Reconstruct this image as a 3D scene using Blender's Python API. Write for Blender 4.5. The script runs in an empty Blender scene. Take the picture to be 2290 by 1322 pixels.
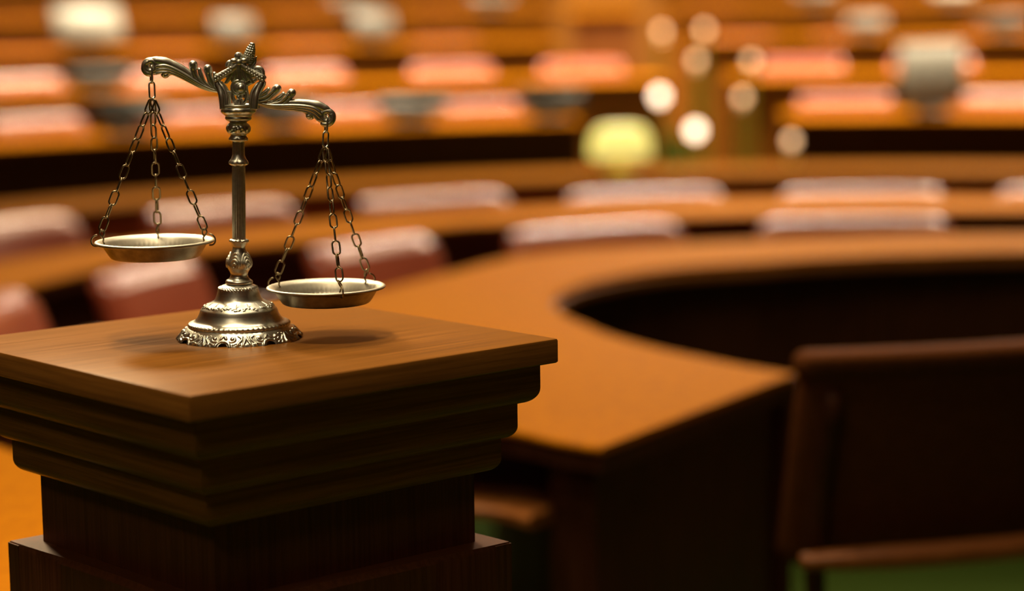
import bpy, bmesh, math, random
import numpy as np
from mathutils import Vector, Matrix
random.seed(7); np.random.seed(7)
SC = bpy.context.scene
COL = SC.collection
PI = math.pi

# ------------------------------------------------------------------ camera
F_PX, PITCH, ROLL = 5015.1, 0.13889, -0.0143
CAM = np.array([0.0, 0.0, 1.49])
_c, _s = math.cos(PITCH), math.sin(PITCH)
FW = np.array([0, _c, -_s]); _up = np.array([0, _s, _c]); _r = np.array([1.0, 0, 0])
RT = math.cos(ROLL)*_r + math.sin(ROLL)*_up
UP = -math.sin(ROLL)*_r + math.cos(ROLL)*_up
def ray(x, y): return FW + (x-1145)/F_PX*RT - (y-661)/F_PX*UP
def on_z(x, y, z):
    d = ray(x, y); return CAM + (z-CAM[2])/d[2]*d
def on_y(x, y, Y):
    d = ray(x, y); return CAM + Y/d[1]*d

cam_d = bpy.data.cameras.new('camera'); cam = bpy.data.objects.new('camera', cam_d); COL.objects.link(cam)
M = Matrix.Identity(4)
for i in range(3):
    M[i][0], M[i][1], M[i][2], M[i][3] = RT[i], UP[i], -FW[i], CAM[i]
cam.matrix_world = M
cam_d.sensor_width = 36; cam_d.lens = F_PX/2290*36; cam_d.clip_start = .05; cam_d.clip_end = 100
cam_d.dof.use_dof = True; cam_d.dof.focus_distance = 2.255
cam_d.dof.aperture_fstop = cam_d.lens/40.0; cam_d.dof.aperture_blades = 9
SC.camera = cam

# ------------------------------------------------------------------ materials
def mat(name, col, rough=.5, metal=0, spec=.5, coat=0, grain=None, col2=None, bump=0, noise=0, emit=None, rough2=None, sheen=0, coatr=.1):
    """grain = (sx, sy, sz): noise scale per object axis (small along the grain)"""
    m = bpy.data.materials.new(name); m.use_nodes = True
    nt = m.node_tree; b = nt.nodes['Principled BSDF']
    b.inputs['Base Color'].default_value = (*col, 1); b.inputs['Roughness'].default_value = rough
    b.inputs['Metallic'].default_value = metal; b.inputs['Specular IOR Level'].default_value = spec
    b.inputs['Coat Weight'].default_value = coat; b.inputs['Coat Roughness'].default_value = coatr
    b.inputs['Sheen Weight'].default_value = sheen
    if emit:
        b.inputs['Emission Color'].default_value = (*emit[0], 1); b.inputs['Emission Strength'].default_value = emit[1]
    if grain or noise:
        tc = nt.nodes.new('ShaderNodeTexCoord'); mp = nt.nodes.new('ShaderNodeMapping')
        mp.inputs['Scale'].default_value = grain if grain else (noise,)*3
        nt.links.new(tc.outputs['Object'], mp.inputs['Vector'])
        n = nt.nodes.new('ShaderNodeTexNoise'); n.inputs['Scale'].default_value = 1; n.inputs['Detail'].default_value = 6
        n.inputs['Roughness'].default_value = .65
        nt.links.new(mp.outputs['Vector'], n.inputs['Vector'])
        rp = nt.nodes.new('ShaderNodeValToRGB')
        rp.color_ramp.elements[0].position = .38; rp.color_ramp.elements[1].position = .62
        rp.color_ramp.elements[0].color = (*col, 1); rp.color_ramp.elements[1].color = (*(col2 or col), 1)
        nt.links.new(n.outputs['Fac'], rp.inputs['Fac']); nt.links.new(rp.outputs['Color'], b.inputs['Base Color'])
        if rough2 is not None:
            mr = nt.nodes.new('ShaderNodeMapRange'); mr.inputs['To Min'].default_value = rough; mr.inputs['To Max'].default_value = rough2
            mr.inputs['From Min'].default_value = .3; mr.inputs['From Max'].default_value = .7
            nt.links.new(n.outputs['Fac'], mr.inputs['Value']); nt.links.new(mr.outputs['Result'], b.inputs['Roughness'])
        if bump:
            bp = nt.nodes.new('ShaderNodeBump'); bp.inputs['Strength'].default_value = 1; bp.inputs['Distance'].default_value = bump
            nt.links.new(n.outputs['Fac'], bp.inputs['Height']); nt.links.new(bp.outputs['Normal'], b.inputs['Normal'])
    return m
MT = {
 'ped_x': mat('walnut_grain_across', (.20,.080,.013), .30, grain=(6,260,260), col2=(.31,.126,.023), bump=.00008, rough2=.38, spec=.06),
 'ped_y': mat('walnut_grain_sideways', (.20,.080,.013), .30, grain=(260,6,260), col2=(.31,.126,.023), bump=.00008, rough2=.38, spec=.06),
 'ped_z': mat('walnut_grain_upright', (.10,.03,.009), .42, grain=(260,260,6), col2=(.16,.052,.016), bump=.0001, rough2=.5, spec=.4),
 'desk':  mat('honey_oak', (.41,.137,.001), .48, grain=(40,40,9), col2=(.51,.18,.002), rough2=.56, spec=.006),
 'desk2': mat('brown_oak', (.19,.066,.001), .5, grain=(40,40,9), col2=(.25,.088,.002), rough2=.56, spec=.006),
 'lip':   mat('oak_edging', (.30,.10,.02), .35, grain=(40,40,9), col2=(.36,.13,.028)),
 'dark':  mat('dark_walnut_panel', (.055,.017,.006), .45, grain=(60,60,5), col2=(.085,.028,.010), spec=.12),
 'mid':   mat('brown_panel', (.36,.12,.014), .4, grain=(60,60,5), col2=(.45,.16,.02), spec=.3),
 'wall':  mat('wall_oak', (.42,.16,.025), .4, grain=(18,18,2), col2=(.5,.20,.035)),
 'red':   mat('red_leather', (.42,.095,.045), .27, noise=60, col2=(.49,.115,.055), bump=.0004, spec=.75),
 'framed': mat('dark_chair_wood', (.13,.04,.01), .4, grain=(60,60,8), col2=(.17,.055,.013)),
 'brownl':mat('dark_brown_leather', (.11,.036,.010), .6, noise=60, col2=(.14,.046,.013), bump=.0003, spec=.02),
 'frame': mat('chair_wood', (.30,.095,.02), .35, grain=(60,60,8), col2=(.36,.12,.03)),
 'black': mat('black_metal', (.02,.02,.02), .4, metal=.3),
 'carpet':mat('green_carpet', (.042,.078,.010), .95, noise=220, col2=(.062,.105,.014), bump=.003, spec=.1),
 'ceil':  mat('ceiling_plaster', (.12,.08,.05), .9),
 'nickel':mat('aged_nickel', (.82,.83,.75), .30, metal=1, noise=90, col2=(.60,.61,.53), rough2=.42),
 'pan_shade': mat('shaded_nickel', (.34,.30,.23), .34, metal=1, noise=70, col2=(.24,.20,.14), rough2=.46),  # pan outside: dark reflections and shade put into the base colour
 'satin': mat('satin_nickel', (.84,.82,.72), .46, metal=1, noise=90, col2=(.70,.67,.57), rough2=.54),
 'bronze':mat('dark_bronze_wire', (.30,.245,.15), .34, metal=1, noise=200, col2=(.22,.17,.10)),
 'brass': mat('polished_brass', (.85,.60,.32), .30, metal=1),
 'grey':  mat('pale_grey_plastic', (.33,.33,.29), .4, spec=.6),
 'midgrey': mat('mid_grey_plastic', (.13,.135,.125), .45, spec=.4),
 'charcoal': mat('charcoal_plastic', (.045,.055,.05), .35),
 'paper': mat('white_paper', (.8,.74,.62), .7),
 'glint_ball': mat('glowing_glint', (.9,.8,.65), .3, emit=((1.0,.72,.50), 9)),  # emission stands for highlights on the brass balls
 'glint_ball_dim': mat('dim_glint', (.9,.7,.5), .3, emit=((1.0,.56,.28), 4.8)),
 'shade': mat('lit_green_glass', (.55,.6,.12), .3, emit=((1.0,.84,.22), 1.9)),
}

# ------------------------------------------------------------------ object helpers
class MB:
    """collects points and faces and links them as one mesh object"""
    def __init__(s): s.v = []; s.f = []; s.n = 0
    def add(s, v, f):
        v = np.asarray(v, float); s.v.append(v); k = s.n
        s.f += [tuple(int(i)+k for i in q) for q in f]; s.n += len(v); return s
    def grid(s, P, close_u=False, close_v=False, mask=None):
        """P[i][j] points; u = i, v = j"""
        P = np.asarray(P, float); a, b = P.shape[:2]
        f = []
        for i in range(a if close_u else a-1):
            i2 = (i+1) % a
            for j in range(b if close_v else b-1):
                j2 = (j+1) % b
                if mask is not None and mask[i, j]: continue
                f.append((i*b+j, i2*b+j, i2*b+j2, i*b+j2))
        return s.add(P.reshape(-1, 3), f)
    def box(s, lo, hi):
        x0,y0,z0 = lo; x1,y1,z1 = hi
        v = [(x0,y0,z0),(x1,y0,z0),(x1,y1,z0),(x0,y1,z0),(x0,y0,z1),(x1,y0,z1),(x1,y1,z1),(x0,y1,z1)]
        return s.add(v, [(0,3,2,1),(4,5,6,7),(0,1,5,4),(1,2,6,5),(2,3,7,6),(3,0,4,7)])
    def tube(s, pts, rad, n=12, flat=1.0, sub=6, closed=False, nrm=None):
        """swept tube through pts, rad per point; flat scales the section along nrm"""
        pts = np.asarray(pts, float); rad = np.broadcast_to(np.asarray(rad, float), (len(pts),)).copy()
        if sub > 1: pts, rad = smooth(pts, rad, sub, closed)
        N = np.array([0,1,0.]) if nrm is None else np.asarray(nrm, float)
        m = len(pts); rings = []
        for i in range(m):
            if closed: t = pts[(i+1) % m]-pts[i-1]
            else: t = pts[min(i+1, m-1)]-pts[max(i-1, 0)]
            t = t/(np.linalg.norm(t)+1e-12)
            nn = N-t*(N@t)
            if np.linalg.norm(nn) < 1e-3: nn = np.cross(t, [0.3,.2,.9])
            nn /= np.linalg.norm(nn); bb = np.cross(t, nn)
            a = np.arange(n)/n*2*PI
            rings.append(pts[i]+rad[i]*(np.outer(np.cos(a)*flat, nn)+np.outer(np.sin(a), bb)))
        s.grid(rings, close_u=closed, close_v=True)
        if not closed:
            k = s.n-m*n
            s.f.append(tuple(range(k+n-1, k-1, -1))); s.f.append(tuple(range(k+(m-1)*n, k+m*n)))
        return s
    def ball(s, c, r, n=16, m=10, R=None):
        r = np.broadcast_to(np.asarray(r, float), (3,))
        P = [[(r[0]*math.sin(t)*math.cos(a), r[1]*math.sin(t)*math.sin(a), r[2]*math.cos(t)) for a in np.arange(n)/n*2*PI] for t in np.linspace(.02, PI-.02, m)]
        P = np.array(P)
        if R is not None: P = P @ np.asarray(R).T
        return s.grid(P+np.asarray(c, float), close_v=True)
    def lathe(s, prof, n=48, c=(0,0,0)):
        a = np.arange(n)/n*2*PI; c = np.asarray(c, float)
        return s.grid([np.stack([r*np.cos(a), r*np.sin(a), np.full(n, z)], 1)+c for r, z in prof], close_v=True)
    def build(s, name, m, parent=None, smoothf=True, origin=None):
        V = np.concatenate(s.v)
        if origin is not None: V = V-np.asarray(origin, float)
        me = bpy.data.meshes.new(name); me.from_pydata(V.tolist(), [], s.f); me.update()
        me.validate()
        b = bmesh.new(); b.from_mesh(me); bmesh.ops.recalc_face_normals(b, faces=b.faces); b.to_mesh(me); b.free()
        if smoothf: me.polygons.foreach_set('use_smooth', [True]*len(me.polygons))
        if smoothf == 'auto':
            try: me.set_sharp_from_angle(angle=math.radians(40))
            except Exception: pass
        me.materials.append(m)
        o = bpy.data.objects.new(name, me); COL.objects.link(o)
        if parent is not None: o.parent = parent
        elif origin is not None: o.location = origin
        return o
def smooth(p, r, sub, closed=False):
    n = len(p); P = []; R = []
    seg = n if closed else n-1
    for i in range(seg):
        if closed: a, b, c, d = p[i-1], p[i], p[(i+1) % n], p[(i+2) % n]; ra, rb = r[i], r[(i+1) % n]
        else: a, b, c, d = p[max(i-1, 0)], p[i], p[i+1], p[min(i+2, n-1)]; ra, rb = r[i], r[i+1]
        for t in np.arange(sub)/sub:
            P.append(.5*((2*b)+(c-a)*t+(2*a-5*b+4*c-d)*t*t+(3*b-a-3*c+d)*t**3)); R.append(ra+(rb-ra)*(3*t*t-2*t**3))
    if not closed: P.append(p[-1]); R.append(r[-1])
    return np.array(P), np.array(R)
def rbox(sx, sy, sz, r, seg=3, cuts=0, fn=None):
    """bevelled box centred on the origin -> (verts, faces); fn bends its points"""
    b = bmesh.new(); bmesh.ops.create_cube(b, size=1)
    for v in b.verts: v.co = (v.co.x*sx, v.co.y*sy, v.co.z*sz)
    bmesh.ops.bevel(b, geom=list(b.edges), offset=r, segments=seg, affect='EDGES', profile=.5)
    if cuts:
        for k in range(1, cuts):
            bmesh.ops.bisect_plane(b, geom=list(b.verts)+list(b.edges)+list(b.faces), plane_co=(-sx/2+sx*k/cuts, 0, 0), plane_no=(1, 0, 0))
    b.verts.index_update()
    V = np.array([v.co[:] for v in b.verts]); Fc = [[v.index for v in f.verts] for f in b.faces]; b.free()
    if fn is not None: V = fn(V)
    return V, Fc
def empty(name, loc=(0,0,0), rz=0):
    o = bpy.data.objects.new(name, None); COL.objects.link(o); o.location = loc; o.rotation_euler = (0,0,rz); o.empty_display_size = .05
    return o
def tag(o, label, cat, group=None, kind=None):
    o['label'] = label; o['category'] = cat
    if group: o['group'] = group
    if kind: o['kind'] = kind
    return o
KIDS = {}
def dup(root, loc, rz, label, group=None):
    kids = [c for c in bpy.data.objects if c.parent == root]
    r = root.copy(); COL.objects.link(r); r.location = loc; r.rotation_euler = (0,0,rz)
    r['label'] = label
    if group: r['group'] = group
    for ch in kids:
        c = ch.copy(); COL.objects.link(c); c.parent = r
        for g in [k for k in bpy.data.objects if k.parent == ch]:
            d = g.copy(); COL.objects.link(d); d.parent = c
    return r

# ------------------------------------------------------------------ room shell
def struct(o): o['kind'] = 'structure'; return o
RX0, RX1, RY0, RY1, RZ = -7.0, 8.0, -3.0, 18.0, 5.6
struct(MB().box((RX0,RY0,-.1), (RX1,RY1,0)).build('floor', MT['carpet'], smoothf=False))
struct(MB().box((RX0,RY0,RZ), (RX1,RY1,RZ+.1)).build('ceiling', MT['ceil'], smoothf=False))
wb = MB().box((RX0,RY1,0), (RX1,RY1+.1,RZ))
for x in np.arange(RX0+.5, RX1, 1.1): wb.box((x, RY1-.03, 0), (x+.12, RY1, RZ))
struct(wb.build('wall_back', MT['wall'], smoothf=False))
struct(MB().box((RX0-.1,RY0,0), (RX0,RY1,RZ)).build('wall_left', MT['wall'], smoothf=False))
struct(MB().box((RX1,RY0,0), (RX1+.1,RY1,RZ)).build('wall_right', MT['wall'], smoothf=False))
struct(MB().box((RX0,RY0-.1,0), (RX1,RY0,RZ)).build('wall_front', MT['wall'], smoothf=False))

# ------------------------------------------------------------------ pedestal
TZ = 1.49-.3578
YAW = .72116
PC = np.array([-.2664, 2.2621])
ped = tag(empty('pedestal', (PC[0], PC[1], 0), YAW), 'square dark wooden pedestal with stepped rounded mouldings carrying the balance scale', 'pedestal')
def sq_ring(h, z, n=1):
    return [(-h,-h,z),(h,-h,z),(h,h,z),(-h,h,z)]
def square_loft(prof):
    """prof: (half size, z) from bottom to top -> mitred square moulding"""
    mb = MB(); k = len(prof)
    mb.grid([sq_ring(h, z) for h, z in prof], close_v=True)
    mb.f.append((3,2,1,0)); mb.f.append(tuple(range((k-1)*4, k*4)))
    return mb
def roll_prof(h, z0, z1, r, hin):
    """vertical face with a big quarter round at the bottom and flat soffit"""
    p = [(hin, z0)]
    for a in np.linspace(-PI/2, 0, 10): p.append((h-r+r*math.cos(a), z0+r*.95+r*.95*math.sin(a)))
    p += [(h, z1)]
    return p
def sharp_build(mb, name, m, par):
    o = mb.build(name, m, par)
    o.data.set_sharp_from_angle(angle=math.radians(35))
    if m is MT['ped_x']:            # grain follows each side of the mitred moulding
        o.data.materials.append(MT['ped_y'])
        o.data.polygons.foreach_set('material_index', [1 if abs(p.normal.x) > abs(p.normal.y)+.02 else 0 for p in o.data.polygons])
    return o
H0 = .2211
cap = square_loft([(H0-.0015, 1.107), (H0, 1.1085), (H0, TZ-.0022), (H0-.0007, TZ-.0007), (H0-.0022, TZ)])
sharp_build(cap, 'cap', MT['ped_x'], ped)
sharp_build(square_loft(roll_prof(.2083, 1.0654, 1.107, .0168, .15)), 'moulding', MT['ped_x'], ped)
sharp_build(square_loft(roll_prof(.1916, 1.029, 1.0654, .0135, .15)), 'moulding', MT['ped_x'], ped)
sharp_build(square_loft(roll_prof(.1793, .9945, 1.029, .0145, .12)), 'moulding', MT['ped_x'], ped)
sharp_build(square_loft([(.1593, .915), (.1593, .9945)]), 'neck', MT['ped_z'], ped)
HB = .1856
blk = MB()
ZT = .921
# block: top with slightly warped front edges, corner stiles and recessed panels
n = 24
def edge_pt(s, z, h, bow):
    """point along the outline: 4 sides, s in 0..4; bow pulls the middle of a side inwards"""
    k = int(s) % 4; t = s-int(s)
    cs = [(-h,-h),(h,-h),(h,h),(-h,h)]
    a = np.array(cs[k]); b2 = np.array(cs[(k+1) % 4]); p = a+(b2-a)*t
    nrm = np.array([(0,1),(-1,0),(0,-1),(1,0)][k])
    p = p+nrm*bow*math.sin(PI*t)**2
    return (p[0], p[1], z)
ss = np.arange(4*n)/n
rings = [[edge_pt(s, 0, HB, 0) for s in ss], [edge_pt(s, .80, HB, 0) for s in ss], [edge_pt(s, ZT-.006, HB, .003) for s in ss],
         [edge_pt(s, ZT-.003, HB-.0006, .006) for s in ss], [edge_pt(s, ZT, HB-.0016, .007) for s in ss], [edge_pt(s, ZT, .10, 0) for s in ss]]
blk.grid(rings, close_v=True)
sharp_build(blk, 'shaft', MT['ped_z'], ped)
for k in range(4):
    st = MB(); h = HB+.0002
    cx, cy = [(-h,-h),(h,-h),(h,h),(-h,h)][k]
    sx, sy = -math.copysign(1, cx), -math.copysign(1, cy)
    x0, x1 = sorted((cx, cx+sx*.021)); y0, y1 = sorted((cy, cy+sy*.021))
    st.box((x0, y0, .12), (x1, y1, ZT-.0015))
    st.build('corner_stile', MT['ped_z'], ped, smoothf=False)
sharp_build(square_loft([(.23, 0), (.23, .10), (.222, .115), (.19, .125), (.19, .13)]), 'plinth', MT['ped_x'], ped)

# ------------------------------------------------------------------ balance scale
SCX, SCY = 536, 755
SB = on_z(SCX, SCY, TZ)                      # base centre on the pedestal top
SY = SB[1]
U = float(np.linalg.norm(on_y(600, 500, SY)-on_y(500, 500, SY)))/100     # metres per photo pixel at the scale
def S(x, y, d=0):
    """photo pixel -> point in the scale's own upright plane, relative to its base; d = depth in px away from the viewer"""
    p = on_y(x, y, SY)-SB; return np.array([p[0], p[1]+d*U, p[2]])
scale = tag(empty('balance_scale', SB.tolist()), 'ornate antique silver balance scale with tilted beam and two hanging pans on the pedestal', 'balance scale')

def strokes_field(T, Zz, strokes):
    """relief height from strokes: list of (pts, radius, height); T = arc coordinate, Zz = slant coordinate"""
    Hh = np.zeros_like(T)
    for pts, rad, hh in strokes:
        pts = np.asarray(pts, float)
        for i in range(len(pts)-1):
            a, b = pts[i], pts[i+1]; ab = b-a; L = ab@ab+1e-9
            ra = rad if np.isscalar(rad) else rad[i]; rb = rad if np.isscalar(rad) else rad[i+1]
            t = np.clip(((T-a[0])*ab[0]+(Zz-a[1])*ab[1])/L, 0, 1)
            d = np.hypot(T-a[0]-t*ab[0], Zz-a[1]-t*ab[1]); r = ra+(rb-ra)*t
            Hh = np.maximum(Hh, hh*np.sqrt(np.clip(1-(d/r)**2, 0, 1)))
    return Hh
def resample(prof, n):
    p = np.asarray(prof, float)
    p, _ = smooth(p, np.zeros(len(p)), 8)
    s = np.r_[0, np.cumsum(np.linalg.norm(np.diff(p, axis=0), axis=1))]
    q = np.linspace(0, s[-1], n)
    return np.stack([np.interp(q, s, p[:, 0]), np.interp(q, s, p[:, 1])], 1), q
def relief(prof, nth, nz, fn, mask_fn=None, pos=None):
    """surface of revolution (px units) pushed along its normal by fn(theta, r, z, arc)"""
    p, q = resample(prof, nz)
    t = np.gradient(p, axis=0); nr = np.stack([t[:, 1], -t[:, 0]], 1); nr /= np.linalg.norm(nr, axis=1)[:, None]
    th = np.arange(nth)/nth*2*PI
    TH, R = np.meshgrid(th, p[:, 0]); _, Z = np.meshgrid(th, p[:, 1]); _, Q = np.meshgrid(th, q)
    h = fn(TH, R, Z, Q)
    Rr = R+h*nr[:, 0][:, None]; Zr = Z+h*nr[:, 1][:, None]
    P = np.stack([Rr*np.cos(TH), Rr*np.sin(TH), Zr], -1)*U
    mask = mask_fn(TH, R, Z, Q) if mask_fn is not None else None
    return P, mask

# --- base: profile in px from the foot up
base_prof = [(141,0),(139,4),(134,9),(129,15),(122,22),(116.5,26),(113.5,27.5),(114,30),(113,34),(108,37.5),(102,39.5),(97,43),(92.5,49),(89,56),(87,62),(85,66.5),
             (80,71),(75,75),(67,79),(59,83),(53,88),(49.5,95),(47,103),(45.5,109),(44,113),(40,117),(34,120),(27,121.5),(18,121.5)]
NOT = math.radians(270-9)                    # an arch faces the viewer, slightly left of centre
per = 2*PI/8
cell = []
def sc(s, pts, rad, h):
    cell.append(([(s*a, b) for a, b in pts], rad, h))
arch = [(15*math.cos(a), 15*math.sin(a)) for a in np.linspace(.05, PI-.05, 12)]
cell.append((arch, 3.0, 2.6))
for sg in (1, -1):
    sp = [(20+(9-.45*k)*math.cos(k*.55-2.2)*(1-k*.05), 21+(9-.45*k)*math.sin(k*.55-2.2)*(1-k*.05)) for k in range(13)]
    sc(sg, sp, 2.2, 2.4); sc(sg, [(20,21),(21,22)], 4.2, 3.4)
    sc(sg, [(30,3),(33,10),(40,18),(42,27)], [1.5,3.2,3,1.6], 2.6)
    sc(sg, [(42,3),(45,12),(49,22),(52,29)], [1.5,3.2,3,1.4], 2.6)
    sc(sg, [(6,21),(3,26),(0,29)], [2.6,3.2,2], 2.8)
    sc(sg, [(22,6),(28,9),(36,6)], 2.0, 2.0)
    sc(sg, [(33,28),(39,24),(40,18),(35,16)], [1.8,2.4,2.4,1.6], 2.0)
sc(1, [(55,2),(55,30)], [3.2,2.2], 2.8)
rng = np.random.RandomState(3)
floral = []
for k in range(26):
    a = k/26*2*PI*80; 
    for j in range(4):
        x = a+rng.uniform(-9, 9); y = rng.uniform(2, 12)
        floral.append(([(x, y), (x+rng.uniform(-4, 4), y+rng.uniform(-2.5, 2.5))], rng.uniform(1.5, 2.6), rng.uniform(1.2, 2.2)))
spikes = []
for k in range(16):
    x = k/16*2*PI*80+4
    spikes += [([(x, 9), (x-1, 17), (x, 28)], [1.4,1.1,.6], 1.1), ([(x, 14), (x+5, 18)], [1.1,.7], .9), ([(x, 17), (x-4, 12)], [1.1,.8], .9)]
def base_h(TH, R, Z, Q):
    h = np.zeros_like(R)
    d = (TH-NOT+per/2) % per-per/2
    arc = d*128
    m = Z < 28
    h[m] = strokes_field(arc[m], Q[m], cell)[:]*np.clip((28-Z[m])/3, 0, 1)
    h += np.where(Z < 5, .8*np.sin(TH*40), 0)
    m2 = np.exp(-((Z-33)/3.4)**2); h += m2*(1.6*np.abs(np.sin(TH*30))+.4*np.sin(Q*2.2+TH*60))
    qa = Q[np.argmin(np.abs(Z[:, 0]-69)), 0]
    m3 = (Z > 64) & (Z < 100)
    TT = TH[m3]*80; 
    h[m3] += np.maximum(strokes_field(TT, Q[m3]-qa, floral), strokes_field(TT, Q[m3]-qa, spikes))
    h += np.exp(-((Z-114)/3.0)**2)*(1.1*np.abs(np.sin(TH*17))+.7*np.sin(TH*41+Q))
    return h
def base_mask(TH, R, Z, Q):
    d = ((TH-NOT+per/2) % per-per/2)*128
    k = np.round((TH-NOT)/per)
    return (np.hypot(d*1.0, Q*1.0-1) < 9.5)
P_, mk = relief(base_prof, 900, 190, base_h, base_mask)
bs = MB().grid(P_, close_v=True, mask=mk)
# inner skin so that the pierced foot has thickness
bs.lathe([(r*U, z*U) for r, z in [(126,0),(112,22),(85,45),(60,60)]], 96)
base = bs.build('base', MT['nickel'], scale)

# --- column (leans a hair, as the real one does)
cA, cB = S(535, 637), S(533, 250)
ax = (cB-cA)/np.linalg.norm(cB-cA)
lean = math.atan2(ax[0], ax[2])
def ch(y): return (637-y)                    # photo row -> px above the collar
colp = [(24,ch(638)),(28,ch(636)),(30,ch(634.5)),(30.5,ch(631)),(29,ch(628)),(24,ch(624.5)),(20,ch(619)),(19.3,ch(613)),(21.5,ch(607)),(25.5,ch(600)),(27.5,ch(592)),(27,ch(584)),
        (24,ch(577)),(20,ch(569)),(16.5,ch(561)),(14.2,ch(554)),(15.5,ch(549)),(19.5,ch(543)),(21.5,ch(540)),(21,ch(537)),(18,ch(535)),(14.6,ch(532)),(14.6,ch(500)),(14.5,ch(430)),(14.2,ch(374)),
        (15.5,ch(369.5)),(20.5,ch(366)),(20.5,ch(361)),(17,ch(355)),(14,ch(347)),(13.2,ch(340)),(13.2,ch(318)),(15,ch(315.5)),(20,ch(313)),(20.5,ch(309)),(18,ch(303.5)),(18.5,ch(300)),
        (24,ch(296)),(26.5,ch(288)),(25.5,ch(281)),(20,ch(275)),(19,ch(273)),(22,ch(271)),(27.5,ch(268)),(29.5,ch(264)),(28.5,ch(260.5)),(30,ch(258)),(30,ch(255)),(20,ch(253)),(10,ch(252))]
scroll = []
for sg in (1, -1):
    for k, rr in enumerate((16.5, 12, 7.8)):
        c0 = (0, 0)
        scroll.append(([(rr*.82*math.sin(a), 8+rr*1.25*math.cos(a)-k*1.5) for a in np.linspace(-1.9-.35*k, 1.9+.35*k, 13)], 1.6, 2.6))
scroll.append(([(4.5*math.cos(a)*.8, 2+5*math.sin(a)) for a in np.linspace(0, 2*PI, 10)], 1.3, 1.8))
def col_h(TH, R, Z, Q):
    h = np.zeros_like(R)
    pole = (Z > ch(531)) & (Z < ch(376)); h[pole] = (.95*np.abs(np.sin(TH*8))-.5)[pole]
    p2 = (Z > ch(345)) & (Z < ch(318)); h[p2] = (.9*np.abs(np.sin(TH*8))-.5)[p2]
    for zc, w, nn, amp in ((ch(364), 7, 3, 2.6), (ch(311), 4, 3, 2.4), (ch(538), 4, 4, 2.0)):
        h += np.exp(-((Z-zc)/w)**2)*amp*(np.abs(np.cos(TH*nn))-.55)
    b = (Z > ch(612)) & (Z < ch(556))
    per6 = 2*PI/5
    d = ((TH-math.radians(252)+per6/2) % per6-per6/2)*24
    h[b] = strokes_field(d[b], (Z-ch(594))[b], scroll)
    ub = (Z > ch(303)) & (Z < ch(274)); env = np.clip(1-np.abs((Z-ch(288))/14), 0, 1)
    h += np.where(ub, env*(1.7*np.abs(np.sin(TH*7+Q*.12))+1.2*np.abs(np.sin(TH*4-Q*.25))-1.2), 0)
    return h
P_, _ = relief(colp, 224, 560, col_h)
colm = MB().grid(P_, close_v=True).build('column', MT['nickel'], scale)
colm.location = (S(535, 637)).tolist(); colm.rotation_euler = (0, lean, 0)
colm.location.z = max(colm.location.z, 121.0*U)

# --- fork (crown) that carries the beam
fk = MB()
def tb(mb, pts, rad, d=0, flat=1.0, n=10, sub=6):
    """tube through photo points; d px behind the plane (scalar or per point), rad px"""
    dd = np.broadcast_to(np.asarray(d, float), (len(pts),))
    return mb.tube([S(x, y, q) for (x, y), q in zip(pts, dd)], np.asarray(rad, float)*U, n=n, flat=flat, sub=sub)
def sb(mb, x, y, d, r, n=14, m=9, R=None):
    return mb.ball(S(x, y, d), np.asarray(r, float)*U, n, m, R)
def mir(pts, c=536.5): return [(2*c-x, y) for x, y in pts]
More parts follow.
